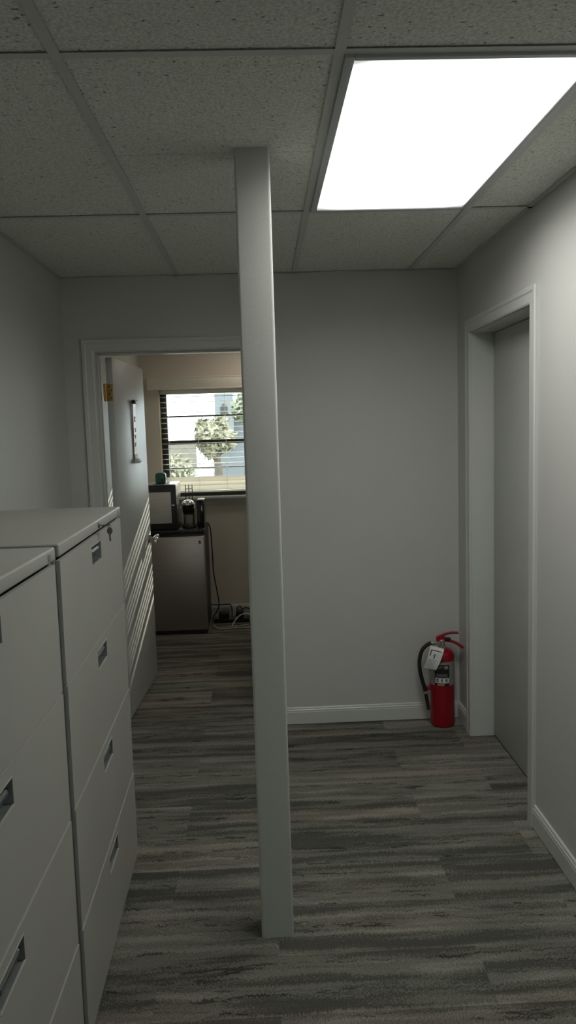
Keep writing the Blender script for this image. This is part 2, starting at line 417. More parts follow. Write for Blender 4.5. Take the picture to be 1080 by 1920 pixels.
# ceiling fixture
fx = thing('ceiling_light', ((FX0+FX1)/2, (FY0+FY1)/2, CZ), 'bright lit rectangular fluorescent troffer in the ceiling grid', 'ceiling light')
LX0, LX1, LY0, LY1 = .232, .775, 1.760, 2.912
b = MB()
def rimbar(x0, x1, y0, y1): b.box(x0, x1, y0, y1, CZ-.007, CZ+.02, .002)
rimbar(FX0+.001, LX0, FY0, FY1); rimbar(LX1, FX1-.001, FY0, FY1); rimbar(LX0, LX1, FY0, LY0); rimbar(LX0, LX1, LY1, FY1)
b.box(FX0+.001, FX1-.001, FY0, FY1, CZ+.02, CZ+.08)
b.build('frame', 'fix', fx)
MB().box(LX0, LX1, LY0, LY1, CZ-.003, CZ+.003).build('diffuser', 'lens', fx, smooth=0)
la = bpy.data.lights.new('fluorescent_tubes', 'AREA'); la.shape = 'RECTANGLE'; la.size = LX1-LX0-.03; la.size_y = LY1-LY0-.09
la.energy = LAMP_W; la.spread = math.radians(LAMP_SPREAD); la.color = (1., 1., .955)
lo = bpy.data.objects.new('fluorescent_tubes', la); COL.objects.link(lo); lo.parent = fx
lo.location = ((LX0+LX1)/2-fx.location.x, (LY0+LY1)/2-fx.location.y, -.006)
for y in (FY0+.12, FY1-.12): MB().box(FX1-.012, FX1-.002, y-.012, y+.012, CZ-.0095, CZ-.0065, .001).build('latch', 'fix', fx)

# ------------------------------------------------------------------ trims
def casing_profile(wd, th=.016):
    """flat casing with a raised back band; (offset from the opening, projection)"""
    return [(0, 0), (0, th*.6), (.006, th*.8), (wd*.62, th*.8), (wd*.70, th), (wd-.004, th), (wd, th*.7), (wd, 0)]
def frame_casing(o0, o1, top, wd, face, side, axis):
    """mitred casing round an opening o0..o1 up to top. axis 'x': opening along x, face is y. axis 'y': opening along y, face is x."""
    b = MB(); pr = casing_profile(wd); n = len(pr)
    rings = []
    for (d, p) in pr: rings.append(((o0-d, 0, p), (o0-d, top+d, p), (o1+d, top+d, p), (o1+d, 0, p)))
    vs = []
    for r in rings:
        for (u, z, p) in r:
            vs.append((u, face+side*p, z) if axis == 'x' else (face+side*p, u, z))
    fs = []
    for i in range(n-1):
        for j in range(3): fs.append([i*4+j, i*4+j+1, (i+1)*4+j+1, (i+1)*4+j])
    fs += [[i*4 for i in range(n)], [i*4+3 for i in range(n)]]
    b.add(vs, fs); return b
struct(frame_casing(D1L-.005, D1R+.005, D1H+.005, .064, YB, -1, 'x').build('trim_1', 'trim', smooth=20), 'white casing around the open doorway in the end wall', 'door casing')
b = MB(); b.box(D1L-J, D1L, YB, YB2, 0, D1H+J); b.box(D1R, D1R+J, YB, YB2, 0, D1H+J); b.box(D1L, D1R, YB, YB2, D1H, D1H+J)
b.box(D1L, D1L+.011, YB+.03, YB+.075, 0, D1H, .002); b.box(D1R-.011, D1R, YB+.03, YB+.075, 0, D1H, .002); b.box(D1L+.011, D1R-.011, YB+.03, YB+.075, D1H-.011, D1H, .002)
struct(b.build('trim_2', 'trim', smooth=20), 'jamb boards lining the open doorway', 'door jamb')
struct(frame_casing(D1L-.005, D1R+.005, D1H+.005, .070, YB2, 1, 'x').build('trim_3', 'trim', smooth=20))
struct(frame_casing(D2A-.004, D2B+.004, D2H+.004, .066, XR, -1, 'y').build('trim_4', 'trim', smooth=20), 'white casing around the closed door in the right wall', 'door casing')
b = MB(); b.box(XR, XR+.16, D2A-J, D2A, 0, D2H+J); b.box(XR, XR+.16, D2B, D2B+J, 0, D2H+J); b.box(XR, XR+.16, D2A, D2B, D2H, D2H+J)
struct(b.build('trim_5', 'trim', smooth=20), 'deep jamb boards lining the closed right doorway', 'door jamb')
def baseboard(name, p0, p1, nrm, label=None, m='trim', h=.092):
    """moulded baseboard between two floor points, thickness along nrm"""
    pr = [(0, 0), (.014, 0), (.014, h-.026), (.0125, h-.022), (.0125, h-.014), (.009, h-.010), (.0085, h-.003), (.006, h), (0, h)]
    p0 = Vector((*p0, .004)); p1 = Vector((*p1, .004)); nn = Vector((*nrm, 0)); vs = []
    for p in (p0, p1): vs += [p+nn*d+Vector((0, 0, z)) for d, z in pr]
    n = len(pr); fs = [[i, (i+1) % n, n+(i+1) % n, n+i] for i in range(n)]+[list(range(n)), [n+i for i in range(n)]]
    return struct(MB().add(vs, fs).build(name, m, smooth=20), label, 'baseboard' if label else None)
baseboard('baseboard_back', (D1R+.076, YB), (XR, YB), (0, -1), 'white baseboard along the end wall behind the extinguisher')
baseboard('baseboard_right', (XR, YR), (XR, D2A-.071), (-1, 0), 'white moulded baseboard at lower right along the near right wall')
baseboard('baseboard_corner', (XR, D2B+.071), (XR, YB-.015), (-1, 0), 'short white baseboard between the far corner and the closed door')
baseboard('baseboard_left', (XL, YR), (XL, YB), (1, 0))
baseboard('baseboard_front', (XL, YF), (XFR, YF), (0, -1), 'baseboard under the far window behind the cords', h=.105)

# ------------------------------------------------------------------ post
b = MB(); b.box(-.054, .050, 2.292, 2.392, -.002, CZ+.03, .0)
bm_ = bmesh.new(); bmesh.ops.create_cube(bm_, size=1)
for v in bm_.verts: v.co = Vector((-.002+v.co.x*.104, 2.342+v.co.y*.1, (v.co.z+.5)*(CZ+.004)))
bmesh.ops.bevel(bm_, geom=[e for e in bm_.edges if abs(e.verts[0].co.z-e.verts[1].co.z) > 1], offset=.0085, segments=5, affect='EDGES', profile=.5)
tag(MB().bm(bm_).build('support_post', 'post', smooth=50), 'pale square post standing from floor to ceiling in mid room', 'post', kind='thing')

# ------------------------------------------------------------------ doors
# open door: slab hinged on the left jamb, swung into the far room
hx, hy = -.799, 4.215
ang = math.atan2(.04, .80)
DW = .815
dr = bpy.data.objects.new('door_1', None); COL.objects.link(dr); dr.location = (hx, hy, 0); dr.rotation_euler = (0, 0, -ang)
struct(dr, 'open grey door swung into the far room with sunlight stripes', 'door')
MB().box(-.036, 0, 0, DW, .012, 2.048, .002).build('door_slab', 'door', dr, world=False, off=(0, 0, 0))
for z in (1.86, .25):
    h = MB(); h.box(-.034, -.002, -.0015, .0005, z-.046, z+.046, .0004)
    h.tube([(-.040, -.006, z-.048), (-.040, -.006, z+.048)], .006, 12)
    for dz in (-.03, -.008, .012, .032):
        h.lathe([(.004, 0), (.0042, .0006)], (-.012 if dz in (-.03, .012) else -.022, -.0016, z+dz), 10, 1, axis=(0, -1, 0))
    h.box(-.0425, -.0405, -.045, -.006, z-.046, z+.046, .0004)
    h.build('hinge', ['brass', 'cabdark'], dr, world=False, off=(0, 0, 0))
k = MB(); ky, kz = DW-.062, .945
k.lathe([(.030, 0), (.030, .004), (.026, .009), (.013, .012), (.011, .030), (.018, .036), (.0265, .046), (.028, .056), (.024, .064), (.014, .067), (0.0, .0675)], (0, ky, kz), 28, 0, axis=(1, 0, 0))
k.build('door_knob', 'chrome', dr, world=False, off=(0, 0, 0))
k = MB(); k.box(-.034, -.002, DW-.0005, DW+.0012, kz-.028, kz+.028, .0004); k.build('latch_plate', 'chrome', dr, world=False, off=(0, 0, 0))
# closed door in the right wall
b = MB(); b.box(1.167, 1.203, D2A+.003, D2B-.003, .010, D2H-.003, .0015)
d2 = struct(b.build('door_2', 'door'), 'flat grey closed door set deep in the right wall', 'door')
s = MB(); s.box(1.205, 1.214, D2A, D2A+.011, 0, D2H); s.box(1.205, 1.214, D2B-.011, D2B, 0, D2H); s.box(1.205, 1.214, D2A+.011, D2B-.011, D2H-.011, D2H)
s.box(1.2035, 1.2045, D2A, D2B, 0, D2H)
s.build('door_stop', 'trim', d2, smooth=0)

# ------------------------------------------------------------------ filing cabinets
CW, CD, CH = .935, .457, 1.369
DZ = [(.022, .346), (.3505, .676), (.6805, 1.004), (1.0085, 1.3265)]
def drawer_front(z0, z1, w, pw=.145, ph=.057, pd=.026):
    """front panel leaning out a little at its top edge, with a real recess for the pull. local: x out, y along the width, from x=0"""
    b = MB(); xo, xt = .006, .0082
    y0, y1 = -w/2, w/2; a0, a1 = -pw/2, pw/2; pz1 = z1-pd; pz0 = pz1-ph
    fx = lambda z: xo+(xt-xo)*(z-z0)/(z1-z0)
    ysx = [y0, a0, a1, y1]; zs = [z0, pz0, pz1, z1]
    vs = [(fx(z), y, z) for z in zs for y in ysx]
    fs = [[r*4+c, r*4+c+1, (r+1)*4+c+1, (r+1)*4+c] for r in range(3) for c in range(3) if not (r == 1 and c == 1)]
    o = len(vs); vs += [(-.003, y0, z0), (-.003, y1, z0), (-.003, y1, z1), (-.003, y0, z1)]
    fs += [[12, 13, 14, 15, o+2, o+3], [0, 1, 2, 3, o+1, o], [0, 4, 8, 12, o+3, o], [3, 7, 11, 15, o+2, o+1]]
    b.add(vs, fs)
    return b, (a0, a1, pz0, pz1, fx((pz0+pz1)/2))
def pull(a0, a1, z0, z1, x):
    b = MB(); d = .018
    # cup
    b.add([(x, a0, z0), (x, a1, z0), (x, a1, z1), (x, a0, z1), (x-d, a0+.004, z0+.004), (x-d, a1-.004, z0+.004), (x-d, a1-.004, z1-.003), (x-d, a0+.004, z1-.003)],
          [[0, 1, 5, 4], [1, 2, 6, 5], [2, 3, 7, 6], [3, 0, 4, 7], [4, 5, 6, 7]])
    # curved grip
    zc = (z0+z1)/2+.002
    prof = [(x-d+.001, zc-.009), (x-.006, zc-.007), (x-.001, zc+.000), (x-.0005, zc+.008), (x-.005, zc+.014), (x-d+.001, zc+.016)]
    b.prism(prof, 'y', a0+.012, a1-.030)
    b.lathe([(.008, 0), (.008, .006), (.006, .010), (0, .0115)], (x-d+.003, a1-.018, zc), 16, axis=(1, 0, 0))
    # pressed rim
    for (z, s) in ((z0, -1), (z1, 1)): b.box(x-.003, x+.0016, a0-.002, a1+.002, z-.0012, z+.0012, .0006, mi=1)
    return b
def cabinet(loc, rz, label):
    root = thing('filing_cabinet', loc, label, 'filing cabinet', 'four-drawer filing cabinets along the left wall', rz)
    Z = (0, 0, 0)
    h = CD/2; w = CW/2
    b = MB()
    b.box(-h, h-.014, -w, -w+.016, .0, CH-.033); b.box(-h, h-.014, w-.016, w, .0, CH-.033)   # sides
    b.box(-h, -h+.012, -w+.016, w-.016, 0, CH-.033)                                      # back
    b.box(h-.016, h-.004, -w, -w+.016, 0, CH-.033, .001); b.box(h-.016, h-.004, w-.016, w, 0, CH-.033, .001)   # front stiles
    b.box(-h+.012, h-.03, -w+.016, w-.016, 0, .018)
    b.build('body', 'cab', root, off=Z)
    MB().box(-h+.02, h-.028, -w+.02, w-.02, .02, CH-.04).build('inner_shell', 'cabdark', root, off=Z, smooth=0)
    b = MB(); b.box(-h, h+.0095, -w, w, CH-.033, CH, .0055, seg=4); b.build('top_panel', 'cab', root, off=Z)
    for (z0, z1) in DZ:
        db, p = drawer_front(z0, z1, CW-.010)
        db.v = [(x+h, y, z) for x, y, z in db.v]
        dro = db.build('drawer', 'cab', root, off=Z, smooth=0)
        pb = pull(*p); pb.v = [(x+h, y, z) for x, y, z in pb.v]
        pb.build('recessed_pull', ['pull', 'cab'], dro, off=Z)
    MB().lathe([(.009, 0), (.009, .0015), (0, .0015)], (h+.0085, .043, CH-.018), 20, axis=(1, 0, 0)).build('lock_collar', 'cabdark', root, off=Z)
    h2 = MB(); h2.box(h+.008, h+.0103, w-.066, w-.040, CH-.027, CH-.010, .0004); h2.build('maker_plate', 'greypl', root, off=Z)
    lk = MB(); lk.lathe([(.0075, 0), (.0075, .004), (.006, .0055), (0, .0055)], (h+.0085, .043, CH-.018), 18, axis=(1, 0, 0)); lk.build('lock', 'pull', root, off=Z)
    return root
rz = .0232
fc = Vector((-.525, 2.337, 0)); nrm = Vector((math.cos(rz), math.sin(rz), 0))
cabinet(fc-nrm*(CD/2+.004), rz, 'light grey filing cabinet beside the door, keys hanging from its lock')
cabinet((-.512-.004-CD/2, 1.827-CW/2, 0), 0, 'nearer light grey filing cabinet at lower left, cut off by the photo edge')
# keys on the far cabinet's lock
kp = fc+Vector((-math.sin(rz), math.cos(rz), 0))*.043+nrm*.0095; kz = CH-.018
kr = thing('key_ring', (kp.x, kp.y, kz), 'small dark key ring with key stuck in the cabinet lock', 'keys', rz=rz)
def key(b, lng=.048):
    """key in its own x (out/length down -z) frame"""
    bow = [(.010*math.cos(t)*.95, .0115*math.sin(t)) for t in [2*PI*i/20 for i in range(20)]]
    b.prism([(x, z-.012) for x, z in bow], 'y', -.001, .001)
    b.prism([(-.003, -.022), (-.003, -lng+.003), (0, -lng), (.003, -lng+.003), (.003, -.036), (.0015, -.034), (.003, -.032), (.0015, -.029), (.003, -.027), (.003, -.022)][::1], 'y', -.0012, .0012)
    return b
b = MB(); b.box(.002, .012, -.004, .004, -.0012, .0012); b.prism([(.011, -.010), (.026, -.011), (.031, -.005), (.031, .005), (.026, .011), (.011, .010)], 'z', -.0012, .0012)
b.build('lock_key', 'steel', kr, off=(0, 0, 0))
rc = Vector((.029, 0, -.006)); b = MB()
b.tube([rc+Vector((.0035*math.cos(t), .005*math.sin(t), .0085*math.sin(t))) for t in [2*PI*i/28 for i in range(28)]], .0010, 8, closed=True)
b.build('ring', 'steel', kr, off=(0, 0, 0))
b = key(MB(), .046); b.v = [(.030+x*.85, y+x*.35, z-.006) for x, y, z in b.v]; b.build('hanging_key', 'steel', kr, off=(0, 0, 0))

# ------------------------------------------------------------------ fire extinguisher
ec = Vector((.938, 3.982, 0))
ex = thing('fire_extinguisher', ec, 'red fire extinguisher standing in the far right corner', 'fire extinguisher')
R_ = .0645
MB().lathe([(R_-.012, 0), (R_-.006, .001), (R_-.001, .006), (R_, .014), (R_, .388), (R_-.002, .399), (R_-.008, .411), (R_-.018, .420), (R_-.034, .4265), (.020, .430), (.018, .434)], ec, 56).build('cylinder', 'red', ex, smooth=40)
fa = -PI/2-.24                    # the label faces the room, turned a little left
lb = MB()
lb.patch(ec, R_+.0003, -PI-.45, .35, .236, .366, 44, 0)
lb.patch(ec, R_+.0012, fa-.62, fa+.62, .282, .352, 16, 1)
lb.patch(ec, R_+.0012, fa-.62, fa+.60, .236, .280, 16, 1)
lb.patch(ec, R_+.0017, fa-.56, fa+.56, .252, .279, 16, 2)          # white pictogram strip
for i, a in enumerate((-.36, .0, .36)):
    lb.patch(ec, R_+.0023, fa+a-.085, fa+a+.085, .257, .274, 4, 1)
    lb.patch(ec, R_+.0028, fa+a-.03, fa+a+.05, .262, .267, 3, 2)
lb.patch(ec, R_+.0020, fa-.40, fa+.20, .238, .248, 8, 3)           # orange strip
lb.patch(ec, R_+.0018, fa+.18, fa+.50, .330, .346, 6, 0)
for z, a0, a1 in ((.342, -.5, .1), (.334, -.5, -.1)): lb.patch(ec, R_+.0017, fa+a0, fa+a1, z-.002, z+.002, 8, 4)
for z in (.300, .294, .288): lb.patch(ec, R_+.0017, fa-.5, fa+.45, z-.0011, z+.0011, 10, 4)
for z in (.35, .338, .326, .314, .302, .290, .278): lb.patch(ec, R_+.0010, fa+.78, fa+1.35, z-.0015, z+.0015, 8, 4)
lb.build('label', ['silver', 'ink', 'white', 'orange', 'inkgrey'], ex, smooth=60)
MB().lathe([(.019, .418), (.021, .424), (.021, .440), (.017, .443), (.017, .462), (.019, .464), (.019, .474), (.015, .478), (0, .478)], ec, 28).build('valve', 'greypl', ex)
# handle set: strips swept in the x-z plane, leaning a little to the front
hd = Vector((.97, -.24, 0)).normalized(); sd = Vector((-hd.y, hd.x, 0))
def strip(path, wd, th):
    b = MB(); vs = []; fs = []
    n = len(path)
    for i, (u, z) in enumerate(path):
        a = path[max(i-1, 0)]; c = path[min(i+1, n-1)]; t = Vector((c[0]-a[0], c[1]-a[1])).normalized(); q = Vector((-t.y, t.x))
        w_ = wd[i] if isinstance(wd, list) else wd
        for (s_, e) in ((-1, -1), (1, -1), (1, 1), (-1, 1)):
            p = ec+hd*(u+q.x*e*th/2)+sd*(s_*w_/2)+Vector((0, 0, z+q.y*e*th/2)); vs.append(p)
    for i in range(n-1):
        for j in range(4): fs.append([i*4+j, i*4+(j+1) % 4, (i+1)*4+(j+1) % 4, (i+1)*4+j])
    fs += [[0, 1, 2, 3], [(n-1)*4+k for k in range(4)]]
    return b.add(vs, fs)
def curve2(ps, k=6): return [(p.x, p.z) for p in bez([(a, 0, c) for a, c in ps], k)]
strip(curve2([(-.030, .483), (-.012, .492), (.022, .507), (.055, .514), (.088, .514)]), .024, .009).build('squeeze_lever', 'red', ex, smooth=50)
strip(curve2([(-.016, .470), (.020, .471), (.055, .466), (.085, .452), (.112, .433)]), .024, .010).build('carry_handle', 'red', ex, smooth=50)
b = MB(); b.v = []
for s_ in (-1, 1):
    q = MB(); q.prism([(-.028, .466), (.020, .466), (.024, .476), (.010, .498), (-.012, .492), (-.030, .482)], 'y', s_*.013-.0012, s_*.013+.0012)
    b.add([ec+hd*x+sd*y+Vector((0, 0, z)) for x, y, z in q.v], q.f)
b.build('handle_bracket', 'red', ex, smooth=0)
b = MB(); b.lathe([(.014, -.002), (.015, .0), (.015, .010), (.013, .012), (0, .012)], ec+hd*.032+Vector((0, 0, .476))-sd*.006, 20); b.build('pressure_gauge', 'black', ex)
b = MB(); b.tube([ec+Vector((-.004, -.018, .468)), ec+Vector((-.004, -.026, .466))], .008, 14); b.tube([ec+Vector((-.004, -.024, .466))+Vector((.011*math.cos(t), -.002, .011*math.sin(t))) for t in [2*PI*i/20 for i in range(20)]], .0012, 6, closed=True)
b.build('safety_pin', 'chrome', ex)
hp = bez([ec+Vector(p) for p in ((-.018, -.010, .458), (-.045, -.016, .462), (-.078, -.020, .458), (-.112, -.024, .428), (-.128, -.026, .375), (-.126, -.026, .315), (-.114, -.024, .262), (-.103, -.022, .222), (-.098, -.020, .200))], 8)
b = MB(); b.tube(hp[10:], .0105, 14); ho = b.build('hose', 'rubber', ex, smooth=60)
b = MB(); b.tube(hp[:14], .0085, 14); b.tube(hp[9:14], .0118, 14); b.build('hose_fitting', 'silverm', ho, off=ec)
b = MB(); n0 = ec+Vector((-.0985, -.020, .206)); n1 = ec+Vector((-.080, -.018, .094)); d = (n1-n0)
b.tube([n0+d*.06, n0+d*.18], .0135, 14, 1); b.tube([n0, n0+d*.15, n0+d*.3, n1-d*.02, n1], [.011, .0115, .010, .0095, .0105], 14, 0)
b.build('nozzle', ['rubber', 'greypl'], ex, smooth=50)
b = MB(); b.patch(ec, R_+.0004, PI-.5, PI+.9, .205, .222, 10, 0, th=.003); b.box(ec.x-.090, ec.x-.062, ec.y-.034, ec.y-.010, .207, .222, .002); b.build('nozzle_clip', 'red', ex)
# paper inspection tag hung on the valve
tg = MB()
tl, tr_ = Vector((-.076, -.062, .462)), Vector((-.006, -.080, .445)); bl, br_ = Vector((-.118, -.086, .350)), Vector((-.054, -.092, .336))
nu, nv = 8, 10
def tagp(u, v, lift=0.):
    p = (tl*(1-u)+tr_*u)*(1-v)+(bl*(1-u)+br_*u)*v
    p.y += -.012*math.sin(v*PI)*1.0 + .006*math.sin(u*PI)
    return ec+p+Vector((0, -lift, 0))
def tagpatch(u0, u1, v0, v1, lift, mi, k=4):
    vs = []; fs = []
    for e in (lift, lift-.0007):
        for i in range(k+1):
            for j in range(k+1): vs.append(tagp(u0+(u1-u0)*j/k, v0+(v1-v0)*i/k, e))
    q = (k+1)**2
    for i in range(k):
        for j in range(k):
            a = i*(k+1)+j; fs.append([a, a+1, a+k+2, a+k+1]); fs.append([q+a+k+1, q+a+k+2, q+a+1, q+a])
    for i in range(k):
        for (a, c) in ((i, i+1), (k*(k+1)+i+1, k*(k+1)+i), ((i+1)*(k+1), i*(k+1)), (i*(k+1)+k, (i+1)*(k+1)+k)): fs.append([c, a, q+a, q+c])
    tg.add(vs, fs, mi)
tagpatch(0, 1, 0, 1, 0, 0, 8)
for (u0, u1, v0, v1) in ((.08, .10, .14, .95), (.90, .92, .16, .94), (.08, .92, .93, .95), (.12, .90, .14, .165)): tagpatch(u0, u1, v0, v1, .0009, 2)
tagpatch(.12, .19, .16, .42, .0011, 1); tagpatch(.45, .53, .30, .52, .0011, 1)
tagpatch(.19, .86, .155, .185, .0011, 1)
for i, v in enumerate((.56, .61, .66, .71, .76, .81, .86)): tagpatch(.14, .84-.08*(i % 3), v, v+.016, .0009, 2)
for v in (.26, .32, .38, .44): tagpatch(.24, .42, v, v+.014, .0009, 2); tagpatch(.58, .84, v, v+.014, .0009, 2)
tgo = tg.build('inspection_tag', ['white', 'ink', 'inkgrey'], ex, smooth=60); tgo['label'] = 'white printed paper tag'
b = MB(); b.tube(bez([ec+Vector(p) for p in ((-.040, -.074, .450), (-.034, -.045, .458), (-.012, -.020, .452), (.010, -.012, .450))], 6), .001, 6); b.build('tag_string', 'white', tgo, off=ec)

# ------------------------------------------------------------------ wall-hung strip on the open door
th_ = -ang
Rm = Matrix.Rotation(th_, 4, 'Z')
def dw(p): return Vector((hx, hy, 0))+Rm@Vector(p)
op = dw((0, .455, 1.65))
on_ = thing('door_plaque', op, 'narrow copper-brown strip with dark characters hung on the open door', 'wall ornament', rz=th_)
y0 = .0; L = (0, 0, 0)
b = MB(); b.prism([(.002, -.176), (.006, -.176), (.012, .165), (.008, .165)], 'y', -.036, .036); b.build('strip', 'copper', on_, off=L)
b = MB(); b.lathe([(.0105, -.036), (.0125, -.032), (.0125, .032), (.0105, .036)], (.0135, 0, .174), 22, axis=(0, 1, 0)); b.build('top_roll', 'black', on_, off=L)
b = MB(); b.lathe([(.013, -.038), (.014, -.034), (.014, .034), (.013, .038)], (.018, 0, -.183), 22, axis=(0, 1, 0)); b.prism([(.004, -.14), (.0055, -.195), (.014, -.197), (.009, -.14)], 'y', -.036, .036); o = b.build('curled_foot', 'white', on_, off=L); o['label'] = 'pale curled lower end'
b = MB()
def xs_at(z): return .0062+(.012-.006)*(z+.176)/.341
for z, w_, h_, dy in ((.082, .018, .006, 0), (.070, .010, .010, -.004), (.058, .016, .005, .003), (.012, .018, .006, 0), (.0, .008, .012, .005), (-.028, .017, .006, 0), (-.040, .010, .009, .002), (-.075, .016, .006, 0), (-.088, .008, .010, -.003)):
    MB().box(xs_at(z)-.001, xs_at(z)+.0018, dy*1.6-w_*.85, dy*1.6+w_*.85, z-h_*.7, z+h_*.7, .0005).build('character', 'ink', on_, off=L)

# ------------------------------------------------------------------ window, blind
w1 = MB(); fy0, fy1 = 6.690, 6.735
def fr(x0, x1, z0, z1, y0=fy0, y1=fy1): w1.box(x0, x1, y0, y1, z0, z1, .003)
WXM = WX1
fr(WX0, WX0+.055, WZ0, WZ1); fr(WX1-.055, WX1, WZ0, WZ1); fr(WX0+.055, WX1-.055, WZ1-.03, WZ1); fr(WX0+.055, WX1-.055, WZ0, WZ0+.05)
fr(WX0+.055, WX1-.055, 1.526, 1.562, fy0-.012, fy1)
fr(WX0+.055, WX1-.055, 1.762, 1.776); fr(WX0+.055, WX1-.055, 1.306, 1.322)
fr(WX0+.055, WX1-.055, WZ0+.05, 1.125)
wo = struct(w1.build('window_1', 'bronze'), 'dark framed window behind white blinds in the far room', 'window')
MB().box(WX0+.05, WX1-.05, 6.716, 6.720, WZ0+.04, WZ1-.02).build('pane', 'glass', wo, smooth=0)
MB().box(WX0-.06, WX1+.06, YF-.055, 6.69, WZ0-.024, WZ0, .004).build('sill', 'trim', wo)
MB().box(WX0-.04, WX1+.04, YF-.014, YF, WZ0-.075, WZ0-.024, .003).build('apron', 'trim', wo)
for nm, ax, a0, a1, z0, z1, c in (('added_rear_window', 'x', RX0, RX1, RZ0, RZ1, YR-.08),):  # unseen window added behind the camera so daylight lifts the post and near room
    b = MB()
    def fb(u0, u1, q0, q1):
        if ax == 'x': b.box(u0, u1, c-.02, c+.02, q0, q1, .003)
        else: b.box(c-.02, c+.02, u0, u1, q0, q1, .003)
    fb(a0, a0+.05, z0, z1); fb(a1-.05, a1, z0, z1); fb(a0+.05, a1-.05, z0, z0+.05); fb(a0+.05, a1-.05, z1-.05, z1); fb(a0+.05, a1-.05, (z0+z1)/2-.02, (z0+z1)/2+.02)
    wo2 = struct(b.build(nm, 'bronze'))
    g_ = MB()
    if ax == 'x': g_.box(a0+.05, a1-.05, c-.002, c+.002, z0+.05, z1-.05)
    else: g_.box(c-.002, c+.002, a0+.05, a1-.05, z0+.05, z1-.05)
    g_.build('pane', 'glass', wo2, smooth=0)
BX0, BX1, BY = -.862, .245, 6.645
bl_ = thing('window_blind', ((BX0+BX1)/2, BY, 1.1), 'white horizontal slat blind hanging in the far window', 'blind')
b = MB(); b.box(-.95, BX1+.07, YF-.095, YF-.078, 1.995, 2.095, .003); b.box(-.95, -.938, YF-.078, YF-.001, 1.995, 2.095, .002); b.box(BX1+.058, BX1+.07, YF-.078, YF-.001, 1.995, 2.095, .002)
b.box(-.95, BX1+.07, YF-.098, YF-.076, 2.086, 2.097, .002); b.box(-.95, BX1+.07, YF-.098, YF-.076, 1.993, 2.004, .002)
b.build('valance', 'valance', bl_)
MB().box(BX0, BX1, BY-.022, BY+.022, 1.958, 1.990, .002).build('headrail', 'slat', bl_)
def slat(z, tilt):
    n = 6; vs = []; fs = []
    for s_ in (0, 1):
        for i in range(n+1):
            u = -.025+.05*i/n; c = .0028*(1-(2*i/n-1)**2)+(.0011 if s_ else -.0011)
            for x in (BX0, BX1): vs.append((x, BY+u*math.cos(tilt)-c*math.sin(tilt), z+u*math.sin(tilt)+c*math.cos(tilt)))
    q = (n+1)*2
    for i in range(n):
        a = i*2; fs += [[a, a+2, a+3, a+1], [q+a, q+a+1, q+a+3, q+a+2], [a, q+a, q+a+2, a+2], [a+1, a+3, q+a+3, q+a+1]]
    fs += [[0, 1, q+1, q], [n*2, q+n*2, q+n*2+1, n*2+1]]
    return MB().add(vs, fs)
z = 1.934
while z > 1.27:
    slat(z, math.radians(random.uniform(-3, 3))).build('slat', 'slat', bl_); z -= .0445
for z, a in ((1.222, 58), (1.187, 62), (1.153, 64)): slat(z, math.radians(a)).build('slat', 'slat', bl_)
MB().box(BX0, BX1, BY-.024, BY+.024, 1.108, 1.124, .003).build('bottom_rail', 'slat', bl_)
for x in (-.80, -.55, -.31, -.06, .19):
    b = MB()
    for dy in (-.026, .026): b.tube([(x, BY+dy, 1.12), (x, BY+dy, 1.96)], .0012, 6)
    b.build('ladder_cord', 'slat', bl_)

# ------------------------------------------------------------------ fridge and what stands on it
fr_ = thing('mini_fridge', (-.725, 6.25, 0), 'stainless-door mini fridge under the far window', 'fridge')
FXa, FXb = -.968, -.484
b = MB(); b.box(FXa+.003, FXb-.003, 6.095, 6.52, .028, .825, .006); b.build('body', 'black', fr_)
b = MB(); b.box(FXa, FXb, 6.050, 6.53, .823, .856, .006); b.build('top_panel', 'black', fr_)
b = MB(); b.box(FXa, FXb, 6.038, 6.09, .034, .803, .010, seg=3); dd = b.build('door', 'fridge', fr_)
b = MB(); b.box(FXa+.004, FXb-.004, 6.088, 6.097, .04, .80); b.build('gasket', 'rubber', fr_, smooth=0)
b = MB(); b.lathe([(.010, 0), (.010, .002), (0, .002)], (-.524, 6.038, .757), 20, axis=(0, -1, 0)); b.box(-.536, -.512, 6.0362, 6.0385, .738, .744, .0005); b.build('badge', 'black', dd, off=(-.725, 6.25, 0))
b = MB(); b.box(FXa+.01, FXb-.01, 6.06, 6.09, .006, .032); b.build('kick_plate', 'black', fr_, smooth=0)
for x in (FXa+.04, FXb-.04):
    for y in (6.12, 6.48): MB().lathe([(.014, 0), (.014, .02), (.008, .03)], (x, y, 0), 16).build('foot', 'rubber', fr_)
MZ = .857
mw = thing('microwave', (-.835, 6.26, MZ), 'black front microwave with silver casing on the mini fridge', 'microwave')
b = MB(); b.box(-.965, -.700, 6.075, 6.43, MZ+.010, MZ+.366, .004); b.build('casing', 'silverm', mw)
b = MB(); b.box(-.967, -.698, 6.056, 6.076, MZ+.006, MZ+.362, .004); dm = b.build('door', 'black', mw)
b = MB(); b.box(-.955, -.740, 6.0535, 6.0570, MZ+.055, MZ+.305, .0012); b.build('door_window', 'owin', dm, off=(-.835, 6.26, MZ))
b = MB(); b.box(-.735, -.710, 6.030, 6.046, MZ+.195, MZ+.206, .003); b.box(-.727, -.717, 6.045, 6.057, MZ+.196, MZ+.205); b.build('handle', 'chrome', dm, off=(-.835, 6.26, MZ))
for x in (-.945, -.72):
    for y in (6.10, 6.40): MB().lathe([(.010, 0), (.010, .011)], (x, y, MZ-.0005), 12).build('foot', 'rubber', mw)
gz = MZ+.367
gr = thing('speaker', (-.826, 6.17, gz), 'small rounded teal-green cube on top of the microwave', 'speaker')
MB().box(-.868, -.784, 6.13, 6.21, gz, gz+.086, .018, seg=4).build('shell', 'green', gr, smooth=60)
MB().box(-.852, -.800, 6.145, 6.195, gz+.0845, gz+.0875, .001).build('top_pad', 'black', gr)
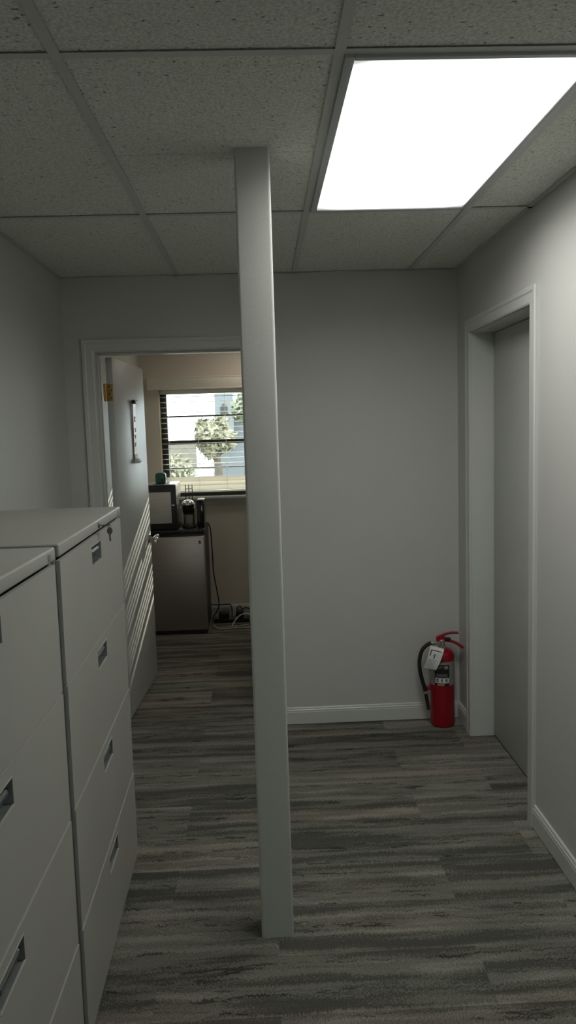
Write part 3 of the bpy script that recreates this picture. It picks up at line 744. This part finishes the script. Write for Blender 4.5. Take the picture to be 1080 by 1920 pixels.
MB().lathe([(.013, 0), (.013, .002), (.010, .003), (0, .003)], (-.812, 6.13, gz+.030), 20, axis=(0, -1, 0)).build('button', 'black', gr)
MB().box(-.880, -.758, 6.115, 6.225, gz-.0012, gz+.0012).build('mat', 'black', gr, smooth=0)
# coffee machine
cz = MZ
cm = thing('coffee_machine', (-.615, 6.18, cz), 'small black coffee machine with chrome dome lid on the mini fridge', 'coffee machine')
cx, cy = -.615, 6.17
b = MB(); b.lathe([(.052, 0), (.056, .004), (.056, .022), (.052, .026), (0, .026)], (cx, cy, cz), 32); b.box(cx-.045, cx+.045, cy, cy+.14, cz, cz+.026, .004); b.build('base', 'black', cm)
b = MB(); b.box(cx-.046, cx+.046, cy+.03, cy+.14, cz+.026, cz+.19, .012, seg=3); b.build('body', 'black', cm)
b = MB(); b.lathe([(.046, .125), (.049, .130), (.049, .188), (.046, .192), (0, .192)], (cx, cy, cz), 32); b.build('brew_head', 'blackgloss', cm)
b = MB(); b.lathe([(.050, .186), (.052, .190), (.050, .203), (.042, .216), (.028, .225), (.012, .229), (0, .2295)], (cx, cy, cz), 32); b.build('dome_lid', 'chrome', cm, smooth=60)
b = MB(); b.tube(bez([(cx+.040, cy-.03, cz+.205), (cx+.052, cy-.045, cz+.195), (cx+.055, cy-.050, cz+.175), (cx+.052, cy-.048, cz+.158)], 5), .0075, 12); b.build('lever', 'chrome', cm)
for s_ in (-1, 1):
    b = MB().tube([(cx+s_*.049, cy-.012, cz+.01), (cx+s_*.049, cy-.012, cz+.165)], .0032, 10)
    if s_ < 0: b.tube([(cx-.049, cy-.012, cz+.165), (cx-.058, cy-.014, cz+.172), (cx-.064, cy-.014, cz+.168)], .005, 10)
    b.build('side_bar', 'chrome', cm)
b = MB(); b.lathe([(.030, .028), (.034, .034), (.036, .100), (.034, .108), (.032, .108), (.033, .100), (.031, .036), (0, .033)], (cx, cy-.008, cz), 28); b.build('cup', 'greypl', cm)
tw = thing('slim_black_box', (-.513, 6.2, cz), 'tall slim black box at the right end of the fridge top', 'box')
MB().box(-.547, -.488, 6.14, 6.30, cz, cz+.222, .004).build('body', 'blackgloss', tw); MB().box(-.545, -.490, 6.142, 6.298, cz+.2215, cz+.228, .002).build('lid', 'greypl', tw)
wr = thing('wire_stand', (-.60, 6.40, cz), 'thin dark wire stand behind the coffee machine against the blinds', 'wire stand')
b = MB()
for i, x in enumerate((-.655, -.628, -.600)): b.tube([(x, 6.40, cz), (x, 6.40, cz+.335)], .0035, 8)
for z in (cz+.30, cz+.255): b.tube([(-.657, 6.40, z), (-.598, 6.40, z)], .003, 8)
b.build('upright_wires', 'bronze', wr)
MB().box(-.68, -.575, 6.37, 6.43, cz, cz+.008, .002).build('base', 'black', wr)

# ------------------------------------------------------------------ cords and plugs on the far floor
def cord(name, pts, r, m, label, cat='cord'):
    return tag(MB().tube(bez(pts, 8), r, 8).build(name, m, smooth=60), label, cat)
cord('appliance_cord', [(-.478, 6.40, .858), (-.462, 6.42, .80), (-.455, 6.44, .60), (-.452, 6.45, .42), (-.430, 6.46, .26), (-.418, 6.45, .13), (-.470, 6.47, .03), (-.474, 6.38, .008)], .005, 'rubber', 'black cord hanging down beside the mini fridge')
cord('wall_cord', [(-.50, 6.575, .115), (-.42, 6.573, .112), (-.335, 6.573, .114), (-.315, 6.555, .09), (-.310, 6.52, .045), (-.312, 6.47, .012)], .005, 'rubber', 'black cord lying along the top of the far baseboard')
cord('looping_cord', [(-.275, 6.46, .03), (-.262, 6.47, .10), (-.238, 6.48, .115), (-.215, 6.48, .09), (-.19, 6.48, .10), (-.12, 6.47, .085), (-.03, 6.46, .06), (.05, 6.45, .008)], .005, 'rubber', 'black cord looping over the right hand plug by the post')
cord('white_cord', [(-.452, 6.22, .02), (-.42, 6.18, .006), (-.36, 6.165, .005), (-.27, 6.165, .005), (-.20, 6.17, .006), (-.13, 6.19, .006), (-.13, 6.24, .03), (-.145, 6.30, .075), (-.20, 6.31, .088), (-.25, 6.28, .07), (-.285, 6.24, .035), (-.30, 6.21, .008)], .0055, 'whitepl', 'white cord coiled on the floor right of the fridge')
cord('thin_white_cord', [(-.36, 6.21, .008), (-.32, 6.20, .012), (-.26, 6.205, .012), (-.20, 6.24, .01), (-.16, 6.26, .008)], .0035, 'whitepl', 'thinner pale cord lying inside the coiled white cord')
ps = thing('power_strip', (-.30, 6.40, 0), 'black power strip on the floor under the far window', 'power strip')
MB().box(-.46, -.16, 6.36, 6.42, 0, .035, .006).build('strip_body', 'black', ps)
for i in range(5): MB().box(-.43+i*.052, -.405+i*.052, 6.375, 6.405, .0345, .0358).build('outlet', 'greypl', ps, smooth=0)
for (x, w_, h_, lab) in ((-.375, .085, .058, 'chunky black plug adapter on the power strip, nearest the fridge'), (-.235, .062, .070, 'upright black plug adapter on the power strip, nearest the post')):
    a = thing('plug_adapter', (x, 6.39, .035), lab, 'plug', 'plug adapters on the power strip')
    MB().box(x-w_/2, x+w_/2, 6.355, 6.425, .035, .035+h_, .008, seg=3).build('housing', 'black', a)
    MB().tube([(x, 6.42, .035+h_*.5), (x, 6.445, .035+h_*.5)], [.007, .004], 10).build('strain_relief', 'rubber', a)
cc = tag(MB().box(-.275, -.262, 6.150, 6.180, .002, .026, .003).build('cord_clip', 'whitepl'), 'small white clip on the floor holding the white cord', 'clip')

# ------------------------------------------------------------------ outside the window
GZ = -.4
M['lawn'] = mat('outside_pavement', (.16, .16, .15), .9, var=.1, vscale=2)
M['siding'] = mat('grey_siding', (.15, .165, .17), .7, var=.05)
M['roofm'] = mat('grey_shingles', (.09, .095, .095), .9, var=.15, vscale=8)
M['fence'] = mat('tan_block_wall', (.17, .15, .12), .9, var=.12, vscale=5)
M['leaf'] = mat('leaf_green', (.15, .165, .095), .6, var=.3, vscale=3)
M['leafy'] = mat('leaf_yellow', (.22, .205, .13), .6, var=.3, vscale=3)
M['bark'] = mat('bark', (.10, .08, .06), .9, var=.2)
M['carw'] = mat('white_car_paint', (.75, .76, .76), .25)
struct(MB().box(-40, 40, -40, 70, GZ-.2, GZ).build('ground', 'lawn', smooth=0))
def tree(loc, h, rad, lm, label, n=1400, leaf=.13):
    root = thing('tree', loc, label, 'tree', 'trees outside the far window'); L = Vector(loc)
    rnd = random.Random(int(h*100+loc[0]*7))
    MB().tube([L, L+Vector((.1, 0, h*.35)), L+Vector((.0, .1, h*.75))], [.16, .12, .05], 10).build('trunk', 'bark', root)
    b = MB(); cs = [L+Vector((rnd.gauss(0, rad*.45), rnd.gauss(0, rad*.4), h*.68+rnd.gauss(0, rad*.45))) for _ in range(9)]
    for _ in range(n):
        c = rnd.choice(cs); d = Vector((rnd.gauss(0, 1), rnd.gauss(0, 1), rnd.gauss(0, 1))).normalized()
        p = c+d*rad*.5*rnd.random()**.4; a = Vector((rnd.gauss(0, 1), rnd.gauss(0, 1), rnd.gauss(0, 1))).normalized(); q = a.orthogonal().normalized()
        s_ = leaf*rnd.uniform(.6, 1.2)
        b.add([p-a*s_, p+q*s_*.5, p+a*s_, p-q*s_*.5], [[0, 1, 2, 3]])
    b.build('crown', lm, root, smooth=0)
tree((-1.25, 20, GZ), 2.75, .52, 'leafy', 'yellow-green tree outside behind the middle of the blinds')
tree((-.55, 26, GZ), 3.7, .62, 'leaf', 'taller green tree outside at the right of the blinds')
sh = thing('shrub', (-2.15, 19, GZ), 'pale bright shrub outside at lower left of the window', 'shrub')
b = MB(); rn = random.Random(3)
for _ in range(700):
    d = Vector((rn.gauss(0, 1), rn.gauss(0, 1), rn.gauss(0, 1))).normalized(); p = Vector((-2.15, 19, .55))+Vector((d.x*.5, d.y*.4, d.z*.55))*rn.random()**.4
    a = Vector((rn.gauss(0, 1), rn.gauss(0, 1), rn.gauss(0, 1))).normalized(); q = a.orthogonal().normalized()
    b.add([p-a*.08, p+q*.04, p+a*.08, p-q*.04], [[0, 1, 2, 3]])
b.build('foliage', 'leafy', sh, smooth=0)
MB().tube([(-2.15, 19, GZ), (-2.15, 19, .6)], [.05, .03], 8).build('stem', 'bark', sh)
hs = thing('house', (-.2, 36, GZ), 'grey house outside beyond the window', 'house')
b = MB(); b.box(-1.95, 3.2, 34, 40, GZ, 2.2); b.box(-2.0, -1.2, 33.4, 35, 1.0, 3.25); b.build('walls', 'siding', hs, smooth=0)
MB().prism([(33.6, 2.15), (40.4, 2.15), (37, 3.4)], 'x', -1.1, 3.5).build('roof', 'roofm', hs, smooth=0)
b = MB(); b.prism([(-1.75, 2.3), (-1.45, 2.3), (-1.45, 2.65), (-1.52, 2.76), (-1.60, 2.8), (-1.68, 2.76), (-1.75, 2.65)], 'y', 33.36, 33.44); b.build('window', 'bronze', hs, smooth=0)
tag(MB().box(-12, -2.6, 30, 30.25, GZ, 1.15).build('block_wall', 'fence', smooth=0), 'low tan block wall outside left of the house', 'wall')
cr = thing('car', (-3.7, 23.5, GZ), 'white car parked outside under the window line', 'car'); cl = Vector((-3.7, 23.5, GZ))
def carp(p): return (cl.x+p[0], cl.z+p[1])
b = MB(); b.prism([carp(p) for p in ((-2.1, .28), (2.15, .28), (2.2, .55), (2.05, .78), (1.1, .92), (-1.7, .95), (-2.15, .85), (-2.2, .5))], 'y', cl.y-.85, cl.y+.85); b.build('body', 'carw', cr, smooth=30)
b = MB(); b.prism([carp(p) for p in ((-1.75, .93), (1.1, .90), (.35, 1.38), (-1.2, 1.40))], 'y', cl.y-.72, cl.y+.72); b.build('cabin', 'carw', cr, smooth=30)
b = MB()
for p in (((-1.5, .97), (-.45, .97), (-.45, 1.32), (-1.12, 1.33)), ((-.38, .97), (.85, .96), (.30, 1.31), (-.38, 1.32))): b.prism([carp(q) for q in p], 'y', cl.y-.73, cl.y+.73)
b.build('side_windows', 'blackgloss', cr, smooth=0)
for x in (-1.35, 1.4):
    for y in (-.80, .80): MB().lathe([(.20, -.1), (.32, -.09), (.33, 0), (.32, .09), (.20, .1)], (cl.x+x, cl.y+y, GZ+.33), 24, axis=(0, 1, 0)).build('wheel', 'rubber', cr)
